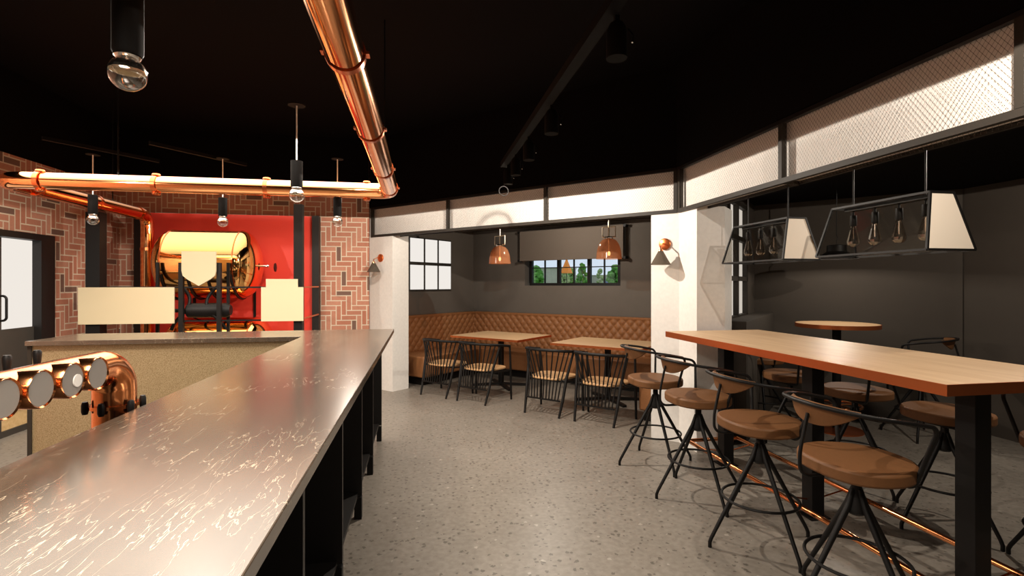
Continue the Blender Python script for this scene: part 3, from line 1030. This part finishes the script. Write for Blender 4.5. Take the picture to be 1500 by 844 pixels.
# ---------------------------------------------------------------- bar stools
def stool():
    t = thing('bar_stool', '', 'bar stool', (0, 0, 0), 0, 'swivel bar stools')
    # local: backrest towards -x, front towards +x. seat top .72
    pl_ = []
    for a in range(48):
        th = 2 * PI * a / 48
        c_, s_ = math.cos(th), math.sin(th)
        x = .215 * (abs(c_) ** .82) * (1 if c_ > 0 else -1)
        y = .232 * (abs(s_) ** .82) * (1 if s_ > 0 else -1)
        y *= 1 - .16 * max(0, x / .2)
        pl_.append((x, y))
    MB().prism(pl_, .662, .722).build('seat', M['leatherd'], t, bevel=.012)
    MB().lathe([(0, .662), (.028, .662), (.028, .635), (.017, .63), (.017, .618), (.021, .612), (.021, .58), (.024, .56), (.045, .49), (.045, .475), (.03, .462), (0, .46)], 24).build('hub', M['black'], t)
    for k in range(4):
        a = k * PI / 2
        c_, s_ = math.cos(a), math.sin(a)
        P = [(.018 * c_, .018 * s_, .575), (.045 * c_, .045 * s_, .50), (.308 * c_, .308 * s_, .055), (.319 * c_, .319 * s_, .03), (.319 * c_, .319 * s_, .0)]
        MB().tube(P, [.011, .014, .0105, .0105, .0105], 10).build('leg', M['black'], t)
    MB().tube([(.205 * math.cos(a), .205 * math.sin(a), .26) for a in [2 * PI * k / 48 for k in range(48)]], .0078, 8, closed=True).build('foot_ring', M['black'], t)
    # armrest tube: seat side, up, around the back, down
    half = [(.10, .0, .640), (.09, .19, .645), (.13, .262, .915), (-.02, .278, .945), (-.14, .262, .962), (-.235, .175, .975), (-.275, .06, .98)]
    full = half + [(x, -y, z) for x, y, z in half[::-1]]
    full = [full[0]] + [p for p in full[1:-1]] + [full[-1]]
    MB().tube(fillet(full, [.04, .045, .3, .2, .16, .14, .14, .16, .2, .3, .045, .04], 7), .0095, 10).build('arm_rail', M['black'], t)
    # back pad, a curved lens under the rail
    vs, fs = [], []
    N_ = 24
    for i in range(N_ + 1):
        u = -1 + 2 * i / N_
        a = PI + u * .86
        r = .262
        x, y = r * math.cos(a) * 1.0 + .0, r * math.sin(a) * .98
        h = .088 * (1 - abs(u) ** 2.2) + .006
        zt = .978 - .012 * u * u
        th = .036 * (1 - .5 * abs(u))
        nx, ny = math.cos(a), math.sin(a)
        for (dr, dz) in ((0, 0), (0, -h), (-.4 * th, -h - .004), (-th, -h * .85), (-th, -.004), (-.5 * th, .008)):
            k_ = 1 + .10 * dz / .115
            vs.append(((x + nx * dr) * k_, (y + ny * dr) * k_, zt + dz))
    for i in range(N_):
        for j in range(6):
            a0, a1 = i * 6 + j, i * 6 + (j + 1) % 6
            fs.append((a0, a1, a1 + 6, a0 + 6))
    fs.append((0, 1, 2, 3, 4, 5))
    fs.append(tuple(N_ * 6 + j for j in range(6))[::-1])
    MB().add(vs, fs).build('back_pad', M['leatherd'], t)
    MB().tube(fillet([(-.252, 0, .93), (-.292, 0, .76), (-.292, 0, .652), (-.06, 0, .650)], [.3, .05], 7), .008, 8).build('back_strut', M['black'], t)
    return t
st = stool()
st.location = (1.94, 3.94, 0)
st['label'] = 'farthest stool on the aisle side of the high table, beside the white pier'
near = [(3.28, 'second stool from the white pier on the aisle side of the high table'),
        (2.62, 'third stool from the white pier on the aisle side of the high table'),
        (1.96, 'nearest stool on the aisle side, large in the foreground')]
for y, lab in near:
    dup(st, (1.942, y, 0), 0, lab)
far = [(3.22, 3.935, 'farthest stool on the wall side of the high table'),
       (3.225, 3.27, 'stool on the wall side seen just right of the middle table leg'),
       (3.22, 2.605, 'stool on the wall side seen behind the nearest table leg'),
       (3.22, 1.94, 'stool cut off by the right edge of the picture')]
for x, y, lab in far:
    dup(st, (x, y, 0), PI, lab)
dup(st, (4.86, 4.16, 0), 2.2, 'shadowed stool by the round table, mostly hidden behind the high table')
dup(st, (3.62, 4.86, 0), -.5, 'shadowed stool left of the round table, mostly hidden behind the high table')

# ---------------------------------------------------------------- high table
ht = thing('high_table', 'long high oak table with copper edge in the right foreground', 'table', (2.505, 2.83, 0))
TZ = 1.10
MB().box(-.438, .438, -1.166, 1.166, TZ - .045, TZ).build('tabletop', wood_mat('light_oak_long', (.54, .35, .20), (.64, .45, .28), (14, 1.2, 14)), ht, smooth=False)
MB().box(-.443, -.438, -1.171, 1.171, TZ - .047, TZ - .0005).box(.438, .443, -1.171, 1.171, TZ - .047, TZ - .0005).box(-.438, .438, -1.171, -1.166, TZ - .047, TZ - .0005).box(-.438, .438, 1.166, 1.171, TZ - .047, TZ - .0005).build('edge_band', M['coperedge'], ht, smooth=False)
for y in (-.93, .03, .98):
    l = MB().box(-.045, .045, y - .045, y + .045, .008, TZ - .048).build('leg', M['black'], ht, smooth=False, bevel=.003)
    MB().box(-.07, .07, y - .07, y + .07, 0, .008).build('foot_plate', M['black'], l, smooth=False)
MB().box(-.30, .30, -1.0, 1.05, TZ - .06, TZ - .048).build('under_frame', M['black'], ht, smooth=False)
rl = MB()
RZ = .15
rp = fillet([(0, -1.2, RZ), (-.235, -1.2, RZ), (-.235, 1.17, RZ), (.235, 1.17, RZ), (.235, -1.2, RZ), (0.001, -1.2, RZ)], .012, 4)
rl.tube(rp, .016, 14)
rl.build('foot_rail', M['copper'], ht)
for y in (-.93, .03, .98):
    for s in (-1, 1):
        MB().tube([(s * .045, y, .11), (s * .235, y, RZ)], .005, 6).build('rail_bracket', M['copperd'], ht)

# round table
rt = thing('round_table', 'small round high table with copper edge against the dark wall', 'table', (4.22, 4.5, 0))
MB().lathe([(0, 1.062), (.37, 1.062), (.37, 1.10), (0, 1.10)], 64).build('tabletop', M['oak'], rt)
MB().lathe([(.371, 1.060), (.378, 1.060), (.378, 1.0995), (.371, 1.0995)], 64, closed=True).build('edge_band', M['coperedge'], rt)
MB().lathe([(0, 1.06), (.04, 1.06), (.04, .02), (0, .02)], 24).build('column', M['black'], rt)
MB().lathe([(0, 0), (.24, 0), (.24, .012), (.05, .03), (0, .03)], 48).build('base', M['coperedge'], rt)
MB().tube([(.22 * math.cos(a), .22 * math.sin(a), .26) for a in [2 * PI * k / 40 for k in range(40)]], .012, 10, closed=True).bar((-.22, 0, .26), (.22, 0, .26), .012).bar((0, -.22, .26), (0, .22, .26), .012).build('foot_ring', M['copper'], rt)

# ---------------------------------------------------------------- lantern pendants
def lantern():
    t = thing('lantern_pendant', '', 'pendant lamp', (0, 0, 0), 0, 'black framed box lanterns over the high table')
    zt, zb = .285, 0
    T = [(-.068, -.295), (.068, -.295), (.068, .295), (-.068, .295)]
    Bo = [(-.14, -.34), (.14, -.34), (.14, .34), (-.14, .34)]
    f = MB()
    w = .011
    for i in range(4):
        a, b = T[i], T[(i + 1) % 4]
        f.bar((*a, zt), (*b, zt), w)
        a2, b2 = Bo[i], Bo[(i + 1) % 4]
        f.bar((*a2, zb), (*b2, zb), w)
        f.bar((*a, zt), (*a2, zb), w)
    f.build('frame', M['black'], t, smooth=False)
    def quad(name, a, b, c_, d_, m, parent=t):
        P = [Vector(p) for p in (a, b, c_, d_)]
        nrm = (P[1] - P[0]).cross(P[2] - P[0]).normalized() * .0015
        MB().add([p + nrm for p in P] + [p - nrm for p in P], [(0, 1, 2, 3), (7, 6, 5, 4), (0, 4, 5, 1), (1, 5, 6, 2), (2, 6, 7, 3), (3, 7, 4, 0)]).build(name, m, parent, smooth=False)
    e = .004
    for sx in (-1, 1):
        quad('side_glass', (sx * .067, -.29, zt - e), (sx * .067, .29, zt - e), (sx * .138, .335, e), (sx * .138, -.335, e), M['glass'])
    for sy in (-1, 1):
        quad('end_glass', (-.064, sy * .294, zt - e), (.064, sy * .294, zt - e), (.134, sy * .339, e), (-.134, sy * .339, e), M['reflpane'] if sy < 0 else M['glass'])  # near end carries the painted reflection
    MB().box(-.03, .03, -.25, .25, zt - .022, zt - .004).build('lamp_bar', M['black'], t, smooth=False)
    for y in (-.215, .215):
        MB().tube([(0, y, zt - .01), (0, y, 2.180 - 1.668)], .0045, 8).build('rod', M['black'], t)
    for y in (-.215, -.072, .072, .215):
        h = MB().tube([(0, y, zt - .02), (0, y, .235)], .005, 8).lathe([(0, .24), (.017, .238), (.018, .18), (.016, .176), (0, .176)], 18, (0, y, 0)).build('bulb_holder', M['black'], t)
        MB().lathe([(.012, .18), (.014, .165), (.033, .085), (.031, .07), (.018, .055), (0, .05)], 10, (0, y, 0)).build('bulb', M['bulb'], h, smooth=False)
        MB().tube([(0, y, .17), (0, y, .10)], .0035, 6).build('filament', M['chrome'], h)
    return t
la = lantern()
la.location = (2.505, 3.30, 1.668)
la['label'] = 'farther black framed glass lantern over the high table, in front of the tall window'
dup(la, (2.505, 2.335, 1.668), 0, 'nearer black framed glass lantern over the high table, showing four bulbs')

# black dome lamp over round table
dl = thing('dome_lamp', 'small black metal dome lamp hanging over the round table', 'pendant lamp', (4.22, 4.5, 1.765))
MB().lathe([(.19, 0), (.185, .012), (.09, .075), (.088, .14), (.03, .15), (0, .15), (0, .142), (.08, .132), (.08, .072), (.178, .006)], 36, closed=False).build('shade', M['black'], dl)
MB().tube([(.0, 0, .15), (.0, 0, .19), (.018, 0, .215), (.0, 0, .24), (-.0, 0, .735)], .004, 8).build('cord', M['black'], dl)

# ---------------------------------------------------------------- copper glass pendants in the alcove
def glass_pendant(loc, lab):
    t = thing('glass_pendant', lab, 'pendant lamp', loc, E45, 'tinted glass pendants in the alcove')
    MB().tube([(0, 0, .10), (0, 0, .69)], .010, 10).build('stem', M['palemetal'], t)
    f = MB()
    for a, b in (((-.09, .285), (.09, .285)), ((.09, .285), (.09, .415)), ((.09, .415), (-.09, .415)), ((-.09, .415), (-.09, .285))):
        f.tube([(a[0], 0, a[1]), (b[0], 0, b[1])], .008, 8)
    f.build('bracket', M['palemetal'], t)
    MB().lathe([(0, .26), (.05, .26), (.055, .275), (.04, .29), (0, .29)], 20).build('cap', M['chrome'], t)
    prof = [(.045, .262)] + [(.045 + .115 * math.sin(a), .02 + .24 * math.cos(a)) for a in [.15 + 1.35 * k / 10 for k in range(11)]] + [(.165, 0), (.158, 0)]
    MB().lathe(prof, 40).build('glass_shade', M['amber'], t)
    MB().lathe([(0, .10), (.012, .098), (.018, .085), (.018, .06), (.01, .045), (0, .043)], 16).build('bulb', M['filament'], t)
    return t
glass_pendant(en(-4.41, 6.04, 1.81), 'copper-tinted glass pendant over the corner table, left of the blind')
glass_pendant(en(-2.665, 6.04, 1.83), 'copper-tinted glass pendant in front of the right end of the blind')

# wall sconces
def sconce(loc, lab):
    t = thing('wall_sconce', lab, 'wall lamp', loc, E45, 'copper wall sconces on the white piers')
    MB().lathe([(0, 0), (.056, 0), (.056, -.014), (.05, -.018), (0, -.018)], 32, (0, 0, .045), 'y').build('backplate', M['coperedge'], t)
    MB().tube([(0, -.015, .045), (0, -.07, .045), (0, -.13, .02), (0, -.13, -.02)], .006, 8).build('arm', M['copperb'], t)
    MB().lathe([(0, -.01), (.018, -.012), (.022, -.03), (0, -.03)], 20, (0, -.13, 0)).build('cap', M['copper'], t)
    MB().lathe([(.022, -.028), (.093, -.158), (.091, -.158), (.020, -.028)], 36, (0, -.13, 0), closed=True).build('glass_shade', M['smoke'], t)
    return t
sconce(en(-1.545, 4.82, 1.845), 'copper wall sconce with glass cone on the right-hand white pier')
sconce(en(-5.62, 4.82, 1.835), 'copper wall sconce with glass cone on the left white pier')

# ---------------------------------------------------------------- roller blind
bl = thing('roller_blind', 'taupe roller blind half lowered over the alcove window', 'blind', en(-3.925, 7.27, 1.915), E45)
MB().box(-.95, .95, -.006, .0, 0, .50).build('fabric', M['blind'], bl, smooth=False)
MB().tube([(-.95, .03, .49), (.95, .03, .49)], .022, 16).build('roller', M['blind'], bl)
MB().tube([(-.95, -.003, .0), (.95, -.003, .0)], .009, 10).build('bottom_bar', M['blind'], bl)
for s in (-1, 1):
    MB().tube([(s * .975, .02, .0), (s * .975, .02, .50)], .005, 8).build('guide_rod', M['black'], bl)
    for z in (0, .49):
        MB().box(s * .975 - .018, s * .975 + .018, -.015, .1, z - .02, z + .02).build('bracket', M['black'], bl, smooth=False)

# ---------------------------------------------------------------- outside, seen through the alcove window
struct(MB().box(7.6, 90, -40, 90, -.2, -.1).box(-60, 7.6, 11.3, 90, -.2, -.1).build('ground_outside', M['grass'], smooth=False))
# direction helper: camera at origin, height 1.5
ca, sa = math.cos(math.atan(133 / 735)), math.sin(math.atan(133 / 735))
def out_at(px, dist):
    xc = (px - 750) / 735 * dist
    return (xc * ca + dist * sa, -xc * sa + dist * ca)
def tree(px, dist, h, wd, mat, lab, trunk=.25):
    x, y = out_at(px, dist)
    t = thing('tree', lab, 'tree', (x, y, -.1))
    MB().tube([(0, 0, 0), (0, 0, h * .5)], [.16, .09], 8).build('trunk', M['trunk'], t)
    rnd = random.Random(px)
    cr = MB()
    for k in range(60):
        a, b = rnd.random() * 2 * PI, rnd.random()
        rr = wd / 2 * math.sin(PI * (.12 + .8 * b)) * (.55 + .45 * rnd.random())
        c_ = (rr * math.cos(a), rr * math.sin(a), h * (trunk + (1 - trunk) * b))
        s_ = wd * (.16 + .08 * rnd.random())
        prof = [(0, -s_)] + [(s_ * math.sin(PI * q / 5) * (.8 + .4 * rnd.random()), -s_ * math.cos(PI * q / 5)) for q in range(1, 5)] + [(0, s_)]
        cr.lathe(prof, 7, c_)
    cr.build('crown', mat, t, smooth=False)
for i, (px, h, wd, mk, lab) in enumerate(((786, 3.6, 1.0, 'leaf', 'green tree at the left edge of the alcove window view'),
                                          (826, 2.9, .9, 'leaf2', 'yellowish bush below the orange parasol outside the window'),
                                          (837, 3.4, .8, 'leaf', 'narrow green tree just right of the orange parasol'),
                                          (853, 4.1, .75, 'leaf', 'slim upright green tree in the middle of the window view'),
                                          (879, 3.5, .6, 'leaf2', 'pale thin tree left of the blue house'),
                                          (902, 3.9, 1.1, 'leaf', 'round green tree at the right edge of the window view'),
                                          (893, 3.2, .6, 'leaf', 'small dark bush beside the blue house'))):
    tree(px, 58 + 1.5 * i, h, wd * 1.6, M[mk], lab, .05)
x, y = out_at(806, 75)
hb = thing('pale_building', 'pale rendered building beyond the left half of the alcove window', 'building', (x, y, -.1), E45)
MB().box(-2.6, 2.2, 0, 4, 0, 4.0).build('wall', M['render'], hb, smooth=False)
MB().box(-2.7, 2.3, -.1, 4.1, 4.0, 4.15).build('roof', M['render'], hb, smooth=False)
x, y = out_at(862, 80)
hb = thing('pale_building', 'pale low building behind the middle trees outside the window', 'building', (x, y, -.1), E45)
MB().box(-5.0, 5.2, 0, 4, 0, 3.0).build('wall', M['render'], hb, smooth=False)
MB().box(-5.1, 5.3, -.1, 4.1, 3.0, 3.12).build('roof', M['render'], hb, smooth=False)
x, y = out_at(889, 70)
hb = thing('blue_house', 'small blue painted house by the right end of the window view', 'building', (x, y, -.1), E45)
MB().box(-.9, .9, 0, 2, 0, 2.4).build('wall', M['blueh'], hb, smooth=False)
MB().prism([(-1, -.1), (1, -.1), (1, 2.1), (-1, 2.1)], 2.4, 2.55).build('roof', M['render'], hb, smooth=False)
x, y = out_at(830, 50)
pa = thing('parasol', 'orange parasol standing outside the alcove window', 'parasol', (x, y, -.1))
MB().lathe([(0, 4.4), (.12, 4.0), (.45, 3.2), (.62, 2.75), (.60, 2.72), (0, 3.6)], 8).build('canopy', M['orange'], pa, smooth=False)
MB().tube([(0, 0, 0), (0, 0, 4.0)], .04, 8).build('pole', M['framegrey'], pa)

# ---------------------------------------------------------------- lights
def spot(x, y, z, power, size=180, rad=.010, col=(1, .89, .76), blend=0.0):  # downward spots; most are unseen lights with no fixture
    l = bpy.data.lights.new('room_spot', 'SPOT')
    l.energy = power
    l.spot_size = math.radians(size)
    l.spot_blend = blend
    l.shadow_soft_size = rad
    l.color = col
    o = bpy.data.objects.new('room_spot', l)
    C.objects.link(o)
    o.location = (x, y, z)
    return o
def area(x, y, z, sx, sy, power, spread=120, col=(1, .89, .76)):  # unseen panels added for light and glossy highlights, narrow spread hides them
    l = bpy.data.lights.new('added_panel_light', 'AREA')
    l.shape = 'RECTANGLE'
    l.size, l.size_y = sx, sy
    l.energy = power
    l.spread = math.radians(spread)
    l.color = col
    o = bpy.data.objects.new('added_panel_light', l)
    C.objects.link(o)
    o.location = (x, y, z)
    return o
L = dict(bar=60, aisle=60, room=20)
area(-.62, .35, ZL - .02, .9, 1.3, 110, 150)  # added to whiten the near end of the bar top
spot(1.9, 1.25, ZL, 68)  # added to brighten the right-hand bulkhead
spot(.75, 4.4, ZL, 185)
spot(-3.2, 3.6, ZL, 120, rad=.03)  # added to light the brick and red panel and whiten the bar
spot(-1.0, 2.5, ZL, 55)  # added to lift the floor and walls on the left
spot(-.75, 5.9, ZL, 48)  # added to brighten the red panel and brick
area(-1.75, 4.25, ZL + .012, 3.2, 2.2, 155, 146)  # added for the bar top glare and the pipe's highlight
area(-2.45, 6.3, ZL + .012, 2.2, 1.6, 20, 135)  # added for the highlight on the tanks
sp_ = en(-3.6, 6.1)
spot(sp_[0], sp_[1], 2.44, 60)
spot(4.1, 2.3, 2.44, 85)
spot(4.22, 4.5, 1.80, 20, size=165, rad=.02)

# world: pale sky outside
wd_ = bpy.data.worlds.new('sky')
bpy.context.scene.world = wd_
wd_.use_nodes = True
bg = wd_.node_tree.nodes['Background']
bg.inputs[0].default_value = (.72, .84, 1, 1)
bg.inputs[1].default_value = 1.0

# ---------------------------------------------------------------- camera
cam = bpy.data.cameras.new('camera')
co = bpy.data.objects.new('camera', cam)
C.objects.link(co)
co.location = (0, 0, 1.5)
co.rotation_euler = (PI / 2, 0, -math.atan(133 / 735))
cam.sensor_width = 36
cam.lens = 36 * 735 / 1500
cam.shift_y = -5 / 1500
cam.clip_start = .02
cam.clip_end = 300
S = bpy.context.scene
S.camera = co
S.view_settings.view_transform = 'Standard'
S.view_settings.look = 'None'
S.view_settings.gamma = 1
S.view_settings.use_curve_mapping = False
S.view_settings.exposure = 0.0
